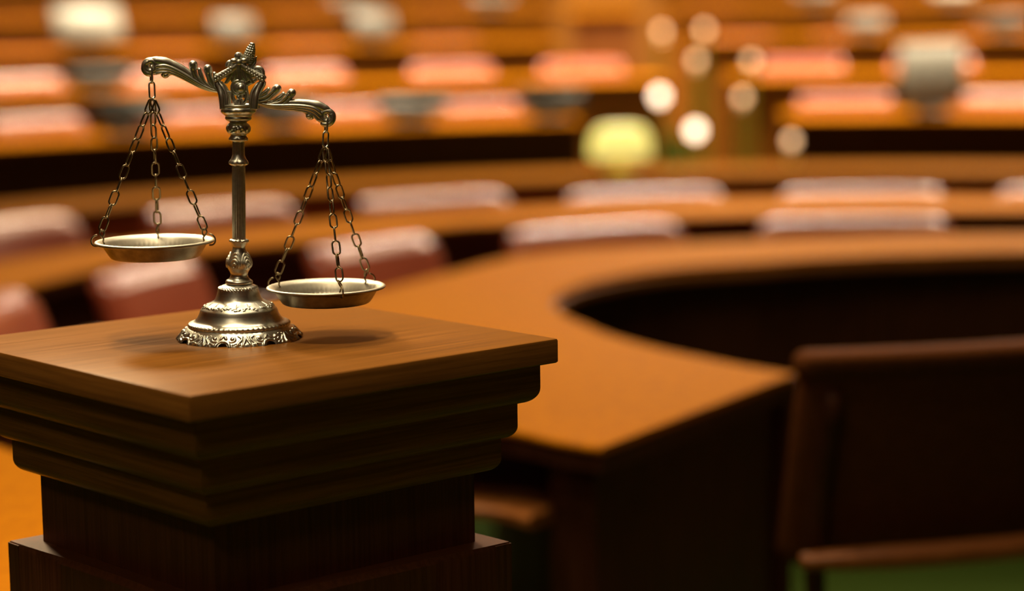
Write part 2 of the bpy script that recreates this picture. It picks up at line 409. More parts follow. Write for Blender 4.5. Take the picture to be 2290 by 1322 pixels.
# cup
cup = [(20,0),(30,2),(35,5),(38,10),(37.5,15),(35,18),(37,21),(36,24),(30,25),(20,22),(8,20)]
q0 = S(534, 258)
P_, _ = relief(cup, 96, 60, lambda TH, R, Z, Q: np.exp(-((Z-9)/6)**2)*1.6*np.abs(np.sin(TH*6)))
fk.grid(P_+q0, close_v=True)
for dsg in (-1, 1):
    d0 = 13*dsg
    Lp = [(501,243),(500,230),(498,214),(494,200),(488,189),(485,181)]
    tb(fk, Lp, [7,7,7.2,7.5,8,6], [d0*1.6,d0*1.6,d0*1.5,d0*1.2,d0,d0], .7)
    tb(fk, [(509,243),(510,225),(507,207),(499,193),(492,184)], [4,4.5,4.5,4.5,3.5], [d0*1.7,d0*1.7,d0*1.5,d0*1.3,d0], .7)
    tb(fk, mir(Lp), [7,7,7.2,7.5,8,6], [d0*1.6,d0*1.6,d0*1.5,d0*1.2,d0,d0], .7)
    tb(fk, mir([(509,243),(510,225),(507,207),(499,193),(492,184)]), [4,4.5,4.5,4.5,3.5], [d0*1.7,d0*1.7,d0*1.5,d0*1.3,d0], .7)
    roof = [(481,178),(488,173),(500,166),(512,159),(524,151),(531,144)]
    for rf in (roof, mir(roof)):
        tb(fk, rf, [5.5,8.5,8,7.5,7,6], d0, .8)
        for k in range(7):
            x = rf[0][0]+(rf[4][0]-rf[0][0])*(k+.6)/7.5; y = 178+(151-178)*(k+.6)/7.5
            sb(fk, x, y+3.6, d0+5.6*dsg, 3.1, 10, 7); sb(fk, x-.8, y-3.4, d0+5.0*dsg, 2.7, 10, 7)
    # gable web and drop in the middle
    for k, (xa, xb) in enumerate([((524,155),(505,186)), ((530,153),(520,183))]):
        tb(fk, [xa, ((xa[0]+xb[0])/2+2, (xa[1]+xb[1])/2-2), xb], [5,5,3], d0*.9, .6)
        tb(fk, mir([xa, ((xa[0]+xb[0])/2+2, (xa[1]+xb[1])/2-2), xb]), [5,5,3], d0*.9, .6)
    for wp in ([(508,168),(520,174),(529,186)], [(516,163),(526,170),(533,182)]):
        tb(fk, wp, [6,6.5,4], d0*.8, .5); tb(fk, mir(wp), [6,6.5,4], d0*.8, .5)
    tb(fk, [(536,140),(536,155),(537,168),(538,180)], [6.5,6,5,4.5], d0, .8)
    # trefoil knob
    sb(fk, 534, 126, d0*.5, (9.5,9,9.5)); sb(fk, 525, 136, d0, (9,7,6)); sb(fk, 547, 135, d0, (8.5,7,6)); sb(fk, 536, 139, d0, (8,7,8))
    tb(fk, [(535,118),(536,126),(537,134)], [2,4,3], d0*.5-7*(-dsg), .8)
    # ring round the pivot
    cpt = [(535+15*math.cos(a), 195+15*math.sin(a)) for a in np.arange(16)/16*2*PI]
    fk.tube([S(x, y, d0) for x, y in cpt], 3.6*U, n=8, sub=3, closed=True)
    fk.ball(S(535, 195, d0), np.array((14, 4, 14))*U, 20, 10)
    tb(fk, [(522,203),(520,214),(524,226),(528,233)], [3,3,3,2.5], d0, .8)
    tb(fk, mir([(522,203),(520,214),(524,226),(528,233)]), [3,3,3,2.5], d0, .8)
    # ribbed leaf urn under the pivot
    sb(fk, 536, 238, d0*1.0, (11,7,17), 20, 12); sb(fk, 536, 216, d0*.9, (6,5,5))
    for k in (-6, -2, 2, 6):
        tb(fk, [(536+k*.5,221),(536+k*1.3,234),(536+k*1.1,250)], [1.2,1.8,1.2], d0+(6.2-abs(k)*.35)*dsg, 1)
    tb(fk, [(516,252),(521,246),(525,240)], [4,3.5,2], d0*1.4, .8); tb(fk, mir([(516,252),(521,246),(525,240)]), [4,3.5,2], d0*1.4, .8)
fork = fk.build('fork', MT['nickel'], scale)
pv = MB(); sb(pv, 541, 196, -23, (9,8,9), 20, 12); sb(pv, 539, 196, -16, (11,4,11), 20, 10)
pv.tube([S(539,196,-16), S(538,196,20)], 4*U, n=12, sub=1)
pv.build('pivot_screw', MT['nickel'], fork)

# --- beam: two mirrored scrolled arms
bm = MB()
TA = math.atan2(112.5, 392.5); ca, sa = math.cos(TA), math.sin(TA); MX, MY = 534, 204.5
def bf(p):
    dx, dy = p[0]-MX, p[1]-MY; return (-(dx*ca+dy*sa), dx*sa-dy*ca)         # left-arm photo point -> (outward, up)
def bp(o, v, side):
    s_ = -1 if side < 0 else 1
    return (MX+s_*o*ca+v*sa, MY+s_*o*sa-v*ca)
def arm(pts, rad, d=0, flat=1.0, n=12, sub=8):
    for side in (-1, 1):
        tb(bm, [bp(*bf(p), side) for p in pts], rad, d, flat, n, sub)
def armball(p, r, d=0):
    for side in (-1, 1):
        x, y = bp(*bf(p), side); sb(bm, x, y, d, r, 18, 12)
# crest of the arm: broad bright strand ending in the round head
arm([(321,157),(322.5,146),(328.5,138),(338,135.3),(352,136),(368,138.5),(386,145),(404,154),(421,164),(437,175),(453,186),(470,196),(490,204),(520,207)], [5,6.5,7.2,7.4,10,11,10,9.5,8.5,7.5,6.5,5.5,4.5,4], 0, .75)
# head eye with a hole: ring
for side in (-1, 1):
    o0, v0 = bf((337.5, 147.5))
    cp = [bp(o0+11.5*math.cos(a), v0+11.5*math.sin(a), side) for a in np.arange(16)/16*2*PI]
    bm.tube([S(x, y, 0) for x, y in cp], 7.2*U, n=12, sub=3, closed=True, flat=1.05)
    cp = [bp(o0-1+15*math.cos(a), v0-4+14*math.sin(a), side) for a in np.linspace(-2.1, 1.5, 12)]
    bm.tube([S(x, y, 0) for x, y in cp], np.array([4,6,7,7,7,7,7,7,7,7,6,4])*U, n=10, sub=4, flat=1.2)
# flutes along the side of the arm
for off, rr in ((0, 4.6), (6.5, 4.2), (12, 3.8)):
    k = off/12
    arm([(349,150+off*1.25),(358,147.5+off*1.2),(370,147+off*1.15),(386,152+off),(404,161+off*.85),(421,171+off*.75),(440,183+off*.6),(458,193+off*.45),(478,201+off*.25),(500,206)],
        [3,rr,rr,rr,rr,rr*.95,rr*.85,rr*.7,rr*.6,2], -6+off*.15, .9)
    arm([(349,150+off*1.25),(358,147.5+off*1.2),(370,147+off*1.15),(386,152+off),(404,161+off*.85),(421,171+off*.75),(440,183+off*.6),(458,193+off*.45),(478,201+off*.25),(500,206)],
        [3,rr,rr,rr,rr,rr*.95,rr*.85,rr*.7,rr*.6,2], 6-off*.15, .9)
arm([(340,160),(348,161),(356,158)], [7,6.5,4], 0, 1)
# lower curl
arm([(374,170.5),(369,170.5),(366,166.5),(369.5,162),(379,161.5),(390,164),(402,167.5),(416,174),(434,184.5),(455,195),(478,202.5),(505,207)], [3,5,6.2,6.6,6.2,5.2,4.6,4.2,4,4,4,3], 0, 1.25)
armball((371.5, 168), (7.5,8,6.5)); arm([(372,168),(379,163),(390,163)], [6,6,4], 0, 1.2)
# buds rising from the arm
for tip, mid, ft, end, r in (((432,145),(433,160),(441,178),(462,194),10), ((465,154),(467,168),(474,184),(490,199),10)):
    arm([(tip[0]-.5, tip[1]-5), tip, ((tip[0]+mid[0])/2, (tip[1]+mid[1])/2), mid, ft, end], [5.5,9.8,9.3,7.5,5,2.5], 0, .95, 14)
    armball((tip[0], tip[1]-1), (9.6,9.6,9))
    for dd in (-8, 8):
        arm([(tip[0]-4, tip[1]+4),(mid[0]-3, mid[1]+2),(ft[0]-5, ft[1]+2),(end[0]-8, end[1]+1)], [2.2,2.6,2.4,1.5], dd*.75, 1)
        arm([(tip[0]+4, tip[1]+4),(mid[0]+4, mid[1]),(ft[0]+3, ft[1]-2),(end[0], end[1]-1)], [2.2,2.6,2.4,1.5], dd*.75, 1)
for tip, mid, end in (((446,156),(450,170),(470,192)), ((480,165),(483,177),(500,198))):
    arm([tip, mid, ((mid[0]+end[0])/2-2, (mid[1]+end[1])/2+3), end], [4.5,5.5,4,2.5], 0, 1.2); armball(tip, (4.6,6,4.6))
# hub with its two curls and the leaves of the finial
bm.ball(S(535, 200), np.array((20, 9, 15))*U, 24, 14)
hubp = lambda o, v: (MX+o*ca+v*sa, MY+o*sa-v*ca)
for sg, R0, R1 in ((-1, 9, 8), (1, 13, 11)):
    c0 = hubp(sg*(33 if sg > 0 else 36), 55 if sg > 0 else 55)
    c0 = (575, 162) if sg > 0 else (517, 146)
    sp = [(c0[0]+sg*(R0-.55*k*R0/13)*math.cos(-k*.5+.4), c0[1]+(R0-.55*k*R0/13)*math.sin(-k*.5+.4)) for k in range(18)]
    tb(bm, sp, np.linspace(5.2, 3, 18), 2, 1.5, 10, 3)
    bm.ball(S(c0[0], c0[1], 2), np.array((R0*.75, 5, R0*.75))*U, 16, 10)
    tb(bm, [(c0[0]+sg*R0*.7, c0[1]+R0*.7), ((c0[0]+535)/2+sg*4, (c0[1]+200)/2+4), (535, 198)], [4,5,6], 2, 1.1)
tb(bm, [(538,196),(545,170),(552,148)], [8,7,6], 1, 1)
for pts in ([(548,165),(558,150),(567,137),(574,126)], [(548,165),(547,148),(546,130),(548,115)], [(552,160),(566,146),(573,133)]):
    tb(bm, pts, [3,5,4.5,1][:len(pts)] if len(pts) == 4 else [3,4.5,1.2], 2, .6)
beam = bm.build('beam', MT['nickel'], scale)
cn = MB()
for k in range(9):
    t = k/8; cx, cy = 554+10*t, 139-40*t
    rr = (9.8*math.sin(.6+t*2.3)+.6)
    nn = max(5, int(rr*1.1))
    for j in range(nn):
        a = (j+.5*(k % 2))/nn*2*PI
        cn.ball(S(cx+rr*.80*math.cos(a)*.97, cy+rr*.2*math.cos(a), rr*.80*math.sin(a)), np.array((4.2,4.2,3.8))*U, 10, 7)
cn.tube([S(553,142), S(558,122), S(564,100)], np.array((7.5,8,5))*U, n=12, sub=5)
cn.ball(S(564, 99.5), np.array((4,4,4))*U, 12, 8)
cn.build('pine_cone_finial', MT['nickel'], beam)

# --- pans with chains, hooks and hanger links
def link(mb, c, ax_, nrm, L, W, r):
    """one oval chain link centred at c, long axis ax_, lying in the plane whose normal is nrm"""
    ax_ = ax_/np.linalg.norm(ax_); nrm = nrm-ax_*(nrm@ax_); nrm /= np.linalg.norm(nrm); w = np.cross(ax_, nrm)
    hw = W/2-r; hl = L/2-r-hw
    pts = [ax_*(hl+hw*math.sin(a))+w*hw*math.cos(a) for a in np.linspace(0, PI, 7)]+[-ax_*(hl+hw*math.sin(a))-w*hw*math.cos(a) for a in np.linspace(0, PI, 7)]
    mb.tube([c+q for q in pts], r, n=8, sub=2, closed=True, nrm=nrm)
def chain(a, b, n, seed):
    mb = MB(); rg = np.random.RandomState(seed)
    d = (b-a); Ln = np.linalg.norm(d); d /= Ln; pitch = Ln/n
    side = np.cross(d, [0,1,0]); side /= np.linalg.norm(side); fr = np.cross(side, d)
    for i in range(n):
        an = (i % 2)*PI/2+.45+.33*(i//2)+rg.uniform(-.15, .15)
        nr = fr*math.cos(an)+side*math.sin(an)
        link(mb, a+d*pitch*(i+.5), d, nr, pitch+2*2.1*U+1.0*U, 20*U, 2.1*U)
    return mb
pan_prof = [(0,-35.5),(40,-34.6),(75,-32.6),(88,-31.2),(96,-29),(101,-22),(107,-13),(113,-5),(117.5,-1.5),(122,.8),(127,2.2),(131,2),(133.6,0),(133.6,-2.6),(130,-4.4),(124,-4.2),(118,-6.5),(113,-13),(107,-23),(101,-32),(97,-36),(90,-37.6),(60,-38),(0,-38)]
def pan_h(TH, R, Z, Q):
    inner = Q < Q[np.argmax(R[:, 0]), 0]
    w = np.exp(-((R-92)/9.0)**2)*inner
    w2 = np.exp(-((R-99)/3)**2)*inner
    return w*2.8*np.abs(np.sin(TH*30))+w2*1.2*np.abs(np.sin(TH*30+PI/2))+inner*np.exp(-((R-78)/4)**2)*1.0*np.abs(np.sin(TH*30))
def make_pan(cx, cy, eyes, apex, hole, seeds, links):
    c = S(cx, cy)
    P_, _ = relief(pan_prof, 408, 150, pan_h)
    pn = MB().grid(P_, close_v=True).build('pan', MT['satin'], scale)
    pn.location = c.tolist()
    # bright inside; shade on the outside put into a darker nickel
    pn.data.materials.append(MT['pan_shade'])
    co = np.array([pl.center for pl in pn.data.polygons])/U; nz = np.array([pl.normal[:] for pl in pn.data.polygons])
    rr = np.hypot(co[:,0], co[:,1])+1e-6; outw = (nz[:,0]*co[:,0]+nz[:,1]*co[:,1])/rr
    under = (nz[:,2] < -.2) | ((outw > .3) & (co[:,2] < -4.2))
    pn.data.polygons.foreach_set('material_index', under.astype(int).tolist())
    ap = S(*apex)-c
    for (ang, zt), sd in zip(eyes, seeds):
        a = math.radians(ang); rd = np.array([math.cos(a), math.sin(a), 0]); tw = .5 if abs(math.sin(a)) > .6 else .12
        tn = np.array([-math.sin(a), math.cos(a), 0])
        def hp(r, z, t=0): return (rd*r+tn*t+np.array([0,0,z]))*U
        hk = MB()
        hk.tube([hp(126,-8.5),(hp(134,-8)),hp(139.5,-2),hp(139.5,7),hp(134,14),hp(126,17,1)], 1.9*U, n=8, sub=6)
        k_ = tw*6
        hk.tube([hp(111,-5),hp(114,1),hp(113,8,k_),hp(119,16,k_),hp(121,22,0),hp(117,28,-k_),hp(112,25,-k_),hp(111,18,0),hp(114,12,k_)], 1.9*U, n=8, sub=6)
        hk.build('hook', MT['bronze'], pn)
        end = hp(117, 26)
        chain(ap-np.array([0,0,4*U]), end, links, sd).build('chain', MT['bronze'], pn)
    hg = MB(); ho = S(*hole)-c
    mid = ho+(ap-ho)*.52
    link(hg, (ho+mid)/2+np.array([0,0,1.0*U]), (ap-ho), np.array([.93,.38,0]), np.linalg.norm(mid-ho)+8*U, 20*U, 2.3*U)
    link(hg, (mid+ap)/2, (ap-ho), np.array([.55,-.85,0]), np.linalg.norm(ap-mid)+7*U, 17*U, 2.1*U)
    hg.build('hanger_link', MT['nickel'], pn)
    return pn
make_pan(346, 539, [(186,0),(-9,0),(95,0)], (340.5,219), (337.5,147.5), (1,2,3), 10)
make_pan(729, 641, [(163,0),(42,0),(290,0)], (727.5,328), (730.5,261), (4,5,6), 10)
# ------------------------------------------------------------------ the chamber: curved desks around a common centre
CC = np.array([1.0, 4.95])
def ang_of(p): return math.atan2(p[1]-CC[1], p[0]-CC[0])
def polar(R, a): return np.array([CC[0]+R*math.cos(a), CC[1]+R*math.sin(a)])
def arc_slab(mb, angs, r0, r1, z0, z1, bev=.012):
    """closed curved slab; r0(a) inner, r1(a) outer radius functions; edges eased by bev"""
    f0 = r0 if callable(r0) else (lambda a: r0); f1 = r1 if callable(r1) else (lambda a: r1)
    b = min(bev, (z1-z0)*.45)
    rows = []
    for a in angs:
        i, o = f0(a), f1(a); bb = min(b, (o-i)*.4)
        sec = [(i+bb, z0), (o-bb, z0), (o, z0+b), (o, z1-b), (o-bb, z1), (i+bb, z1), (i, z1-b), (i, z0+b)]
        rows.append([(*polar(r, a), z) for r, z in sec])
    k = mb.n
    mb.grid(rows, close_v=True)
    mb.f.append(tuple(range(k+7, k-1, -1))); e = k+(len(angs)-1)*8; mb.f.append(tuple(range(e, e+8)))
    return mb
def x_ang(px, R):
    """angle on the circle of radius R that stands at photo column px"""
    best = min(np.linspace(math.radians(40), math.radians(150), 4000), key=lambda a: abs(1145+F_PX*(polar(R, a)[0]*RT[0])/(polar(R, a)[1])-px))
    return float(best)
def rfun(pts):
    """pixel-free polar interpolation through (x, y) points"""
    pa = sorted(((ang_of(p) % (2*PI)), np.hypot(p[0]-CC[0], p[1]-CC[1])) for p in pts)
    A = [q[0] for q in pa]; Rr = [q[1] for q in pa]
    return lambda a: float(np.interp(a % (2*PI), A, Rr))
def desk(name_label, angs, r0, r1, z, floor_z, panel_m, top_m, th=.04, panel_in=.05, extra=None, group=None, ends=True):
    f0 = r0 if callable(r0) else (lambda a: r0); f1 = r1 if callable(r1) else (lambda a: r1)
    am = angs[len(angs)//2]; o = polar((f0(am)+f1(am))/2, am)
    root = tag(empty('curved_desk', (o[0], o[1], floor_z)), name_label, 'desk', group)
    org = (o[0], o[1], floor_z)
    arc_slab(MB(), angs, f0, f1, z-.013, z, .004).build('desktop', top_m, root, 'auto', org)
    arc_slab(MB(), angs, lambda a: f0(a)+.004, lambda a: f1(a)-.004, z-th, z-.013, .003).build('shaded_edge', MT['dark'], root, 'auto', org)  # shade of the unlit desk edge put into a dark band
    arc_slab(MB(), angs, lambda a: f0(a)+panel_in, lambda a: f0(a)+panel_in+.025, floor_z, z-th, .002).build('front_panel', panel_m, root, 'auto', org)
    if ends:
        for a0 in (angs[0], angs[-1]):
            da = .03/f0(a0)*(1 if a0 == angs[0] else -1)
            aa = [a0+da*.8, a0+da*1.8]
            arc_slab(MB(), sorted(aa), lambda a: f0(a)+panel_in+.03, lambda a: f1(a)-.05, floor_z, z-th, .002).build('end_panel', panel_m, root, 'auto', org)
    return root, org
def lin(a, b, n): return list(np.linspace(a, b, n))

# innermost horseshoe desk
IN1 = [(1755,831),(1576,799),(1490,782),(1403,759),(1317,727),(1259,698),(1233,678),(1248,658),(1300,635),(1403,612),(1519,597),(1692,586),(1865,574),(2095,565),(2290,560)]
OUT1 = [(1369,1004),(1259,989),(1156,963),(866,644),(936,626),(1028,604),(1165,571),(1300,555),(1500,545),(1700,537),(1900,531),(2290,524)]
p_in = [on_z(x, y, .75)[:2] for x, y in IN1]+[(1.9,5.95),(2.6,5.6)]
p_out = [on_z(x, y, .75)[:2] for x, y in OUT1]+[(-.42,3.98),(-.54,4.5),(-.50,5.0)]+[(2.1,6.4),(3.0,6.0)]
rin1, rout1 = rfun(p_in), rfun(p_out)
a_end = ang_of(on_z(1562, 918, .75)[:2]) % (2*PI)
A1 = lin(math.radians(28), a_end, 120)
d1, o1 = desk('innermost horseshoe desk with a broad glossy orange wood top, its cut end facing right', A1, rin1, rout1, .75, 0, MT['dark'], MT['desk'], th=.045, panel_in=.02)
arc_slab(MB(), A1, lambda a: rin1(a)-.010, lambda a: rin1(a)+.003, .712, .735, .003).build('edge_lip', MT['lip'], d1, 'auto', o1)

cab = arc_slab(MB(), lin(a_end-.085, a_end-.02, 8), lambda a: rin1(a)+.09, lambda a: rout1(a)-.035, 0, .705, .004)
cab.build('end_cabinet', MT['dark'], d1, 'auto', o1)
arc_slab(MB(), lin(math.radians(150), a_end-.08, 60), lambda a: rin1(a)+.12, lambda a: rin1(a)+.145, .0, .598, .003).build('back_panel', MT['dark'], d1, 'auto', o1)
arc_slab(MB(), lin(math.radians(160), a_end-.08, 60), lambda a: rin1(a)+.09, lambda a: rout1(a)+.035, .598, .622, .006).build('shelf', MT['lip'], d1, 'auto', o1)
# second ring
P2I = [(0,659),(92,631),(183,610),(275,588),(581,546),(700,537),(860,523),(1043,500),(1132,497),(1573,483),(1697,478),(2165,470),(2285,470)]
r2i = rfun([on_z(x, y, .75)[:2] for x, y in P2I]+[polar(2.28, math.radians(q)) for q in (185,200,215,240)]+[polar(2.25, math.radians(q)) for q in (30,50,65)])
A2 = lin(math.radians(35), math.radians(236.0), 120)
def r2o(a): 
    d = math.degrees(a)
    return float(np.interp(d, [35,90,120,150,180,205,236], [2.62,2.62,2.6,2.66,2.74,2.86,2.95]))
desk('second curved desk ring behind the innermost chairs, sweeping round to the lower left', A2, r2i, r2o, .75, 0, MT['dark'], MT['desk'])

# third ring: low wooden barrier desk before the raised rows
A3 = lin(math.radians(40), math.radians(172), 90)
desk('third curved desk ring, an empty wooden counter below the dark front of the raised rows', A3, 3.42, 3.85, .765, 0, MT['mid'], MT['desk2'])  # lighter panel wood: light on this front is put into its colour

# raised rows
ROWS = [(4.65,.90,.15,MT['dark'],'first'),(5.9,1.017,.27,MT['mid'],'second'),(7.15,1.17,.42,MT['mid'],'third'),(8.4,1.315,.565,MT['mid'],'fourth'),(9.65,1.474,.724,MT['mid'],'fifth')]
RIGHT_EDGE = [1765, 1640, 1545, 1500, 1480]
LEFT_EDGE = [1310, 1500, 1255, 1250, 1250]
for k, (R, z, fz, pm, nm) in enumerate(ROWS):
    struct(arc_slab(MB(), lin(math.radians(38), math.radians(160), 60), R-.12, (ROWS[k+1][0]-.12) if k < 4 else R+2.6, 0, fz, .004).build('floor_tier', MT['carpet'], None, 'auto'))
    aL0, aL1 = x_ang(LEFT_EDGE[k], R), x_ang(-500, R)
    aR0, aR1 = x_ang(2800, R), x_ang(RIGHT_EDGE[k], R)
    desk(f'curved wooden desk of the {nm} raised row, left of the aisle', lin(aL0, aL1, 40), R, R+.42, z, fz, pm, MT['desk'])
    desk(f'curved wooden desk of the {nm} raised row, right of the aisle', lin(aR0, aR1, 40), R, R+.42, z, fz, pm, MT['desk'])

# ------------------------------------------------------------------ chairs
def make_chair(leather, frame, w=.48, top=.80, label='', seat_z=.44):
    """armchair facing -Y, origin on the floor below the seat; back at +Y"""
    root = empty('armchair')
    bend = lambda V: V+np.stack([0*V[:,0], -.28*V[:,0]**2, 0*V[:,0]], 1)
    sq = MB().add(*rbox(w-.08, .33, .09, .035, 4, 6)).build('seat', leather, root); sq.location = (0, .02, seat_z)
    hb = top-seat_z-.03
    def bk(V):
        t = (V[:,2]+hb/2)/hb
        out = V.copy(); out[:,1] += .10*t+.34*V[:,0]**2*-1+.05
        out[:,1] += np.where(t > .8, .02*np.sin((t-.8)/.2*PI/2), 0)
        out[:,2] -= np.where(np.abs(V[:,0]) > w*.36, (np.abs(V[:,0])-w*.36)**2*2.2*np.clip(t, 0, 1), 0)
        return out
    b = bmesh.new(); b.free()
    V, Fc = rbox(w, .085, hb, .040, 6, 12)
    o = MB().add(bk(V), Fc).build('backrest', leather, root); o.location = (0, .13, seat_z+.03+hb/2)
    for sx in (-1, 1):
        ar = MB(); x = sx*(w/2-.005)
        ar.tube([(x,.17,seat_z+.20),(x,.10,seat_z+.215),(x,.0,seat_z+.21),(x,-.09,seat_z+.19),(x,-.11,seat_z+.12),(x*.97,-.10,seat_z+.02),(x*.85,-.06,seat_z-.03)], [.018,.022,.022,.022,.019,.017,.015], n=8, sub=4, flat=.9, nrm=(1,0,0))
        ar.build('armrest', frame, root)
    st = MB().lathe([(.028,seat_z-.045),(.028,.16),(.045,.12),(.05,.07),(.02,.05)], 16, (0,.06,0))
    st.build('stem', MT['black'], root)
    ft = MB()
    for k in range(5):
        a = k*2*PI/5+.3
        ft.tube([(0,.06,.075),(.10*math.cos(a),.06+.10*math.sin(a),.07),(.19*math.cos(a),.06+.19*math.sin(a),.045)], [.022,.02,.014], n=8, sub=3, nrm=(0,0,1))
        ft.ball((.19*math.cos(a), .06+.19*math.sin(a), .026), .025, 10, 8)
    ft.build('star_base', MT['black'], root)
    return root
PROTO = {}
def place_chair(kind, x, y, fz, rz, label, group, **kw):
    """first use moves the chair itself, later ones copy it with its parts"""
    if kind not in PROTO:
        r = make_chair(**kw); PROTO[kind] = r
        r.location = (x, y, fz); r.rotation_euler = (0, 0, rz); tag(r, label, 'chair', group); return r
    return dup(PROTO[kind], (x, y, fz), rz, label, group)
def face_centre(x, y):
    return math.atan2(CC[1]-y, CC[0]-x)+PI/2          # chair faces -Y in its own frame
def chair_at(kind, px, py, z_top, fz, label, group, **kw):
    """top of the backrest stands at the photo position, z_top above the floor of its tier"""
    p = on_z(px, py, fz+z_top)[:2]; d = (p-CC)/np.linalg.norm(p-CC); q = p-d*.24
    if kind.startswith('inner'):
        r_ = max(np.linalg.norm(q-CC), rout1(ang_of(q))-.15)
        if px > 1200: q = polar(r_, x_ang(px, r_+.2))
        else: q = CC+d*r_
    return place_chair(kind, q[0], q[1], fz, face_centre(*q), label, group, **kw)
RK = dict(leather=MT['red'], frame=MT['frame'], top=.80)
G1 = 'red leather armchairs round the innermost desk'
ORD = ['first','second','third','fourth','fifth','sixth','seventh','eighth','ninth','tenth','eleventh','twelfth']
for i, (px, py) in enumerate([(15,672),(352,596),(850,541),(1358,505),(1925,490)]):
    chair_at('inner' if i < 3 else 'inner_wide', px, py, .785, 0, f'red leather armchair behind the innermost horseshoe desk, {ORD[i]} from the left', G1, **{**RK, 'top': .785, 'w': .48 if i < 3 else .575})
G2 = 'red leather armchairs behind the second desk ring'
for i, (px, py) in enumerate([(20,494),(500,460),(975,437),(1445,428),(1930,424),(2420,424)]):
    chair_at('ring', px, py, .77, 0, f'red leather armchair behind the second desk ring, {ORD[i]} from the left', G2, **{**RK, 'top': .77, 'w': .57})
ROWCH = [
 [(95,262),(425,246),(765,232),(1080,226),(1895,222),(2240,222),(2570,224)],
 [(60,165),(375,154),(695,146),(1020,140),(1310,150),(1800,138),(2090,138),(2420,140)],
 [(75,80),(385,74),(700,66),(1005,62),(1660,62),(1900,62),(2230,62)],
 [(60,12),(380,8),(690,4),(1000,2),(1600,0),(1960,0),(2280,0)],
]
for k, row in enumerate(ROWCH):
    R, z, fz, pm, nm = ROWS[k]
    for i, (px, py) in enumerate(row):
        a = x_ang(px, R+.66); q = polar(R+.66-.22, a)
        side = sum(1 for p in row if p[0] < 1500)
        if px < 1500: lb = f'red leather armchair in the {nm} raised row, {ORD[i]} from the left'
        else: lb = f'red leather armchair in the {nm} raised row, {ORD[i-side]} to the right of the aisle'
        place_chair('row' if k < 2 else 'upper', q[0], q[1], fz, face_centre(*q), lb, f'red leather armchairs of the {nm} raised row', **{**RK, 'w': .44, 'top': z-fz+(.06 if k < 2 else .0)})

# clerk's chair in the well and the one tucked against the near arm of the horseshoe
cl = empty('side_chair'); tag(cl, 'large dark brown upholstered chair inside the horseshoe at the right edge', 'chair')
c0 = on_z(2215, 770, .92)[:2]
cl.rotation_euler = (0, 0, PI+.27); _v = Matrix.Rotation(PI+.27, 3, 'Z') @ Vector((0, .30, 0)); cl.location = (c0[0]-_v.x, c0[1]-_v.y, 0)
V, Fc = rbox(.60, .07, .35, .03, 5, 12)
def cbk(V):
    o = V.copy(); o[:,1] += .10*(V[:,2]/.35)-.3*V[:,0]**2; return o
MB().add(cbk(V)+np.array([0,.24,.735]), Fc).build('backrest', MT['brownl'], cl)
V, Fc = rbox(.62, .075, .045, .02, 4, 12); MB().add(cbk(V)+np.array([0,.295,.90]), Fc).build('top_rail', MT['brownl'], cl)
V, Fc = rbox(.50, .36, .07, .03, 4, 12); MB().add(V+np.array([0,.03,.34]), Fc).build('seat', MT['brownl'], cl)
sr = MB(); sr.tube([(x, .29-.3*x*x, .588) for x in np.linspace(-.30, .30, 9)], [.016,.022,.024,.024,.024,.024,.024,.022,.016], n=12, sub=4, nrm=(0,0,1), flat=.8)
sr.build('back_rail', MT['frame'], cl)
for x, y in ((-.21,-.11),(.21,-.11),(-.21,.17),(.21,.17)):
    MB().lathe([(0,0),(.016,0),(.024,.35),(0,.35)], 12, (x, y, 0)).build('leg', MT['dark'], cl)
for x in (-.26, .26): MB().tube([(x*.86,.18,.35),(x,.22,.58),(x,.29,.86)], .018, n=8, sub=4).build('back_post', MT['dark'], cl)

# ------------------------------------------------------------------ things on the desks
def monitor(w, h, tilt, panel):
    root = empty('desk_monitor')
    V, Fc = rbox(w, .03, h, .008, 2)
    R_ = Matrix.Rotation(-tilt, 3, 'X'); Rm = np.array(R_)
    o = MB().add((V @ Rm.T)+np.array([0,0,h/2*math.cos(tilt)+.05]), Fc).build('housing', MT['charcoal'], root)
    V, Fc = rbox(w*.94, .004, h*.9, .0015, 1)
    off = Rm @ np.array([0, -.0165, 0])
    MB().add((V @ Rm.T)+off+np.array([0,0,h/2*math.cos(tilt)+.05]), Fc).build('screen', panel, root)
    V, Fc = rbox(w*.5, .16, .02, .008, 2); MB().add(V+np.array([0,.03,.010]), Fc).build('foot', MT['charcoal'], root)
    MB().tube([(0,.03,.018),(0,.035,.05),(0,.03,.10)], .016, n=10, sub=2).build('stand', MT['charcoal'], root)
    return root
def on_desk(px, k, dr):
    R, z, fz, pm, nm = ROWS[k]; a = x_ang(px, R+dr); p = polar(R+dr, a); return p, z, a
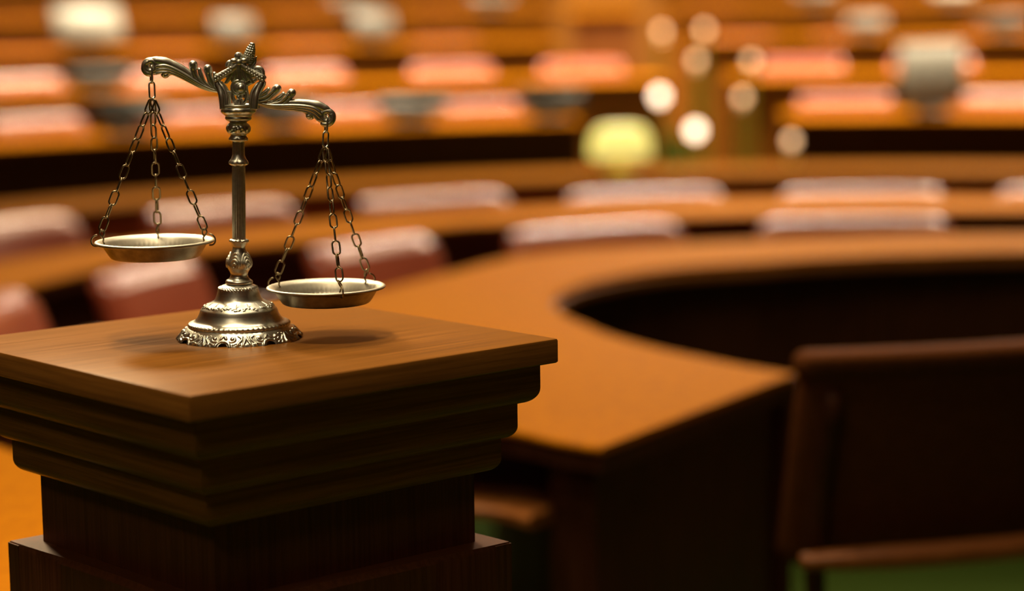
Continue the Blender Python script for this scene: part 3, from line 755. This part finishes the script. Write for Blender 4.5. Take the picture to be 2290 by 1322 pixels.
MON = [ # px centre, row, width m, height m, tilt, panel, label
 (212,2,.36,.20,.55,'grey','pale grey screen standing on a dark foot, leftmost on the third raised row'),
 (535,2,.22,.13,.6,'midgrey','grey screen on the third raised row, behind the top of the balance scale'),
 (845,2,.22,.14,.6,'midgrey','grey screen on the third raised row, right of the balance scale top'),
 (232,1,.30,.06,.5,'charcoal','dark low screen on the second raised row, under the leftmost pale screen'),
 (298,0,.30,.09,.4,'charcoal','dark screen on the first raised row, beside the left end of the scale beam'),
 (640,0,.26,.07,.5,'charcoal','dark screen on the first raised row, behind the right arm of the scale beam'),
 (930,0,.30,.06,.8,'charcoal','dark screen on the first raised row, between two bright red chairs'),
 (1238,0,.28,.08,.4,'charcoal','dark screen at the aisle end of the first raised row, left of the aisle'),
 (800,3,.28,.05,.5,'charcoal','dark screen on the fourth raised row, right of the balance scale top'),
 (1110,3,.26,.06,.5,'charcoal','dark screen on the fourth raised row, nearest the aisle on its left'),
 (1825,3,.26,.06,.5,'charcoal','dark screen on the fourth raised row, first to the right of the aisle'),
 (2130,3,.26,.06,.6,'grey','grey screen on the fourth raised row, at the upper right'),
 (1940,2,.22,.08,.8,'midgrey','grey screen on the third raised row, right of the aisle'),
 (2250,2,.28,.06,.4,'charcoal','black screen on the third raised row, at the right edge'),
 (2085,0,.28,.28,.45,'grey','tall pale grey screen on the first raised row, between two bright chairs at the right'),
]
for px, k, w, h, tl, pn_, lb in MON:
    m_ = monitor(w, h, tl, MT[pn_]); p, z, a = on_desk(px, k, .16)
    m_.location = (p[0], p[1], z); m_.rotation_euler = (0, 0, face_centre(p[0], p[1]))
    tag(m_, lb, 'screen', 'screens on the raised rows')

# green shaded lamp on the third ring
lp = empty('desk_lamp')
a = x_ang(1392, 3.62); p = polar(3.62, a); lp.location = (p[0], p[1], .765); lp.rotation_euler = (0, 0, face_centre(p[0], p[1]))
tag(lp, 'small desk lamp with glowing yellow-green glass shade on the third desk ring at the aisle', 'lamp')
MB().lathe([(0,0),(.07,0),(.07,.008),(.055,.016),(.012,.024),(.009,.06),(.009,.125),(0,.125)], 24).build('base', MT['brass'], lp)
sh = MB(); rows = []
for x in np.linspace(-.11, .11, 20):
    e = 1-.35*(abs(x)/.11)**6
    rows.append([(x, .06*e*math.cos(t), .055+.125*e*math.sin(t)) for t in np.linspace(.05, PI-.05, 16)]+[(x, .055*e*math.cos(t), .055+.120*e*math.sin(t)) for t in np.linspace(PI-.05, .05, 16)])
sh.grid(rows, close_v=True); sh.build('lamp_shade', MT['shade'], lp)

# brass rope posts in the aisle; glowing balls stand in for their highlights
POSTS = [(1475,215,9.75,'slim brass post with a bright painted glint, nearest the green lamp'),(1555,292,9.1,'slim brass post with a bright painted glint, lower right of the other bright one'),
 (1557,135,10.7,'slim brass post with a dim painted glint, standing above and behind the two bright ones'),(1660,218,9.9,'slim brass post with a dim painted glint, right of the two bright ones'),
 (1770,315,9.0,'slim brass post with the lowest painted glint, beside the dark front of the raised row'),(1680,136,10.75,'slim brass post with a dim painted glint at the end of the second raised row'),
 (1480,70,11.9,'slim brass post with a dim painted glint beside the tall lectern'),(1575,66,11.95,'slim brass post with the farthest dim painted glint, right of the lectern')]
def tier_z(x, y):
    r = math.hypot(x-CC[0], y-CC[1]); f = 0
    for R, z, fz, pm, nm in ROWS:
        if r > R-.12: f = fz
    return f
for px, py, Y, lb in POSTS:
    q = on_y(px, py, Y); fz = tier_z(q[0], q[1]); h = q[2]-fz
    ps = tag(empty('finial_post', (q[0], q[1], fz)), lb, 'lamp', 'brass posts with painted glints in the aisle')
    MB().lathe([(0,0),(.07,0),(.07,.012),(.05,.03),(.02,.045),(0,.045)], 24).build('base', MT['brass'], ps)
    MB().lathe([(.015,.04),(.015,h-.06),(.022,h-.055),(.022,h-.04),(.012,h-.03)], 16).build('pole', MT['brass'], ps)
    br = 'with a bright' in lb
    MB().ball((0,0,h), .03 if br else .021, 20, 14).build('glint_ball', MT['glint_ball' if br else 'glint_ball_dim'], ps)

# tall wooden lectern at the top of the aisle
q = on_y(1350, 75, 13.0); fz = tier_z(q[0], q[1])
lc = tag(empty('lectern', (q[0], q[1], fz)), 'tall red-brown wooden lectern at the top of the aisle', 'lectern')
zt = on_y(1350, 22, 13.0)[2]-fz
V, Fc = rbox(.36, .30, zt-.04, .01, 2); MB().add(V+np.array([0,0,(zt-.04)/2]), Fc).build('body', MT['frame'], lc)
V, Fc = rbox(.42, .36, .04, .012, 2); MB().add(V+np.array([0,0,zt-.02]), Fc).build('top', MT['desk'], lc)

# ------------------------------------------------------------------ light: ceiling lamps of the chamber, plus added fill lamps
def area(name, loc, target, size, power, col=(1,.78,.50), sizey=None, spread=180):
    l = bpy.data.lights.new(name, 'AREA'); l.energy = power*.2; l.color = col
    l.shape = 'RECTANGLE' if sizey else 'DISK'; l.size = size
    if sizey: l.size_y = sizey
    l.spread = math.radians(spread)
    o = bpy.data.objects.new(name, l); COL.objects.link(o); o.location = loc
    o.rotation_euler = (Vector(target)-Vector(loc)).to_track_quat('-Z', 'Y').to_euler(); return o
area('ceiling_or_fill_lamp', (-1.0, 3.3, 4.7), (-.6, 2.3, 1.1), .42, 58, (1,.75,.43), spread=50)
area('ceiling_or_fill_lamp', (-.6, 1.5, 4.7), (-.40, 2.2, 1.1), .40, 38, (1,.75,.43), spread=50)
area('ceiling_or_fill_lamp', (-2.4, 7.2, 5.0), (-.5, 2.4, 1.1), 1.2, 55, (1,.75,.43), spread=24)
area('ceiling_or_fill_lamp', (.3, 4.4, 5.4), (.2, 4.3, .7), 1.6, 230, sizey=.5, spread=70)
area('ceiling_or_fill_lamp', (-1.8, 4.2, 5.4), (-1.5, 4.0, .7), 1.2, 170, sizey=.4, spread=80)
area('ceiling_or_fill_lamp', (1.2, 10.2, 5.4), (1.1, 10, .7), 2.2, 800, sizey=.3, spread=110)
area('ceiling_or_fill_lamp', (-1.6, 10.2, 5.4), (-1.4, 10, .7), 2.2, 800, sizey=.3, spread=110)
area('ceiling_or_fill_lamp', (3.4, 10.2, 5.4), (3.1, 10, .7), 2.2, 800, sizey=.3, spread=110)
area('ceiling_or_fill_lamp', (1.4, 14, 4.9), (1.25, 7.1, .8), 2.2, 95, (1,.86,.68), sizey=.35, spread=26)
area('ceiling_or_fill_lamp', (-2.6, 13.5, 4.9), (-.6, 7.3, .8), 2.2, 30, (1,.86,.68), sizey=.35, spread=26)
area('ceiling_or_fill_lamp', (4.4, 14, 4.9), (2.4, 7.4, .8), 2.2, 95, (1,.86,.68), sizey=.35, spread=26)
area('ceiling_or_fill_lamp', (-1.5, 12.6, 5.4), (-1.5, 12.6, 1), 3, 4200, sizey=.3, spread=130)
area('ceiling_or_fill_lamp', (3.2, 12.6, 5.4), (3.1, 12.6, 1), 3, 4200, sizey=.3, spread=130)
area('ceiling_or_fill_lamp', (-1.5, -1.4, 5.2), (-.3, 2.3, 1.15), 1.0, 9, spread=36)  # added fill from behind the viewer for dark fronts and metal
area('ceiling_or_fill_lamp', (-.25, .25, 5.3), (-.25, .3, .0), 1.0, 230, spread=40)  # added lamp on unseen carpet, bounces green under the mouldings
area('ceiling_or_fill_lamp', (.9, 2.6, 5.3), (1.0, 2.6, .0), .8, 22, spread=36)
area('ceiling_or_fill_lamp', (0.8, 15.6, 5.4), (0.8, 17, 1), 4, 2200, sizey=.4)
W = bpy.data.worlds.new('world'); SC.world = W; W.use_nodes = True
W.node_tree.nodes['Background'].inputs[0].default_value = (1, .8, .55, 1); W.node_tree.nodes['Background'].inputs[1].default_value = .02

# ------------------------------------------------------------------ render look
vs = SC.view_settings; vs.view_transform = 'Standard'; vs.look = 'None'; vs.exposure = -0.86; vs.gamma = 1; vs.use_curve_mapping = False
SC.cycles.use_denoising = True
SC.cycles.max_bounces = 8; SC.cycles.sample_clamp_indirect = 4
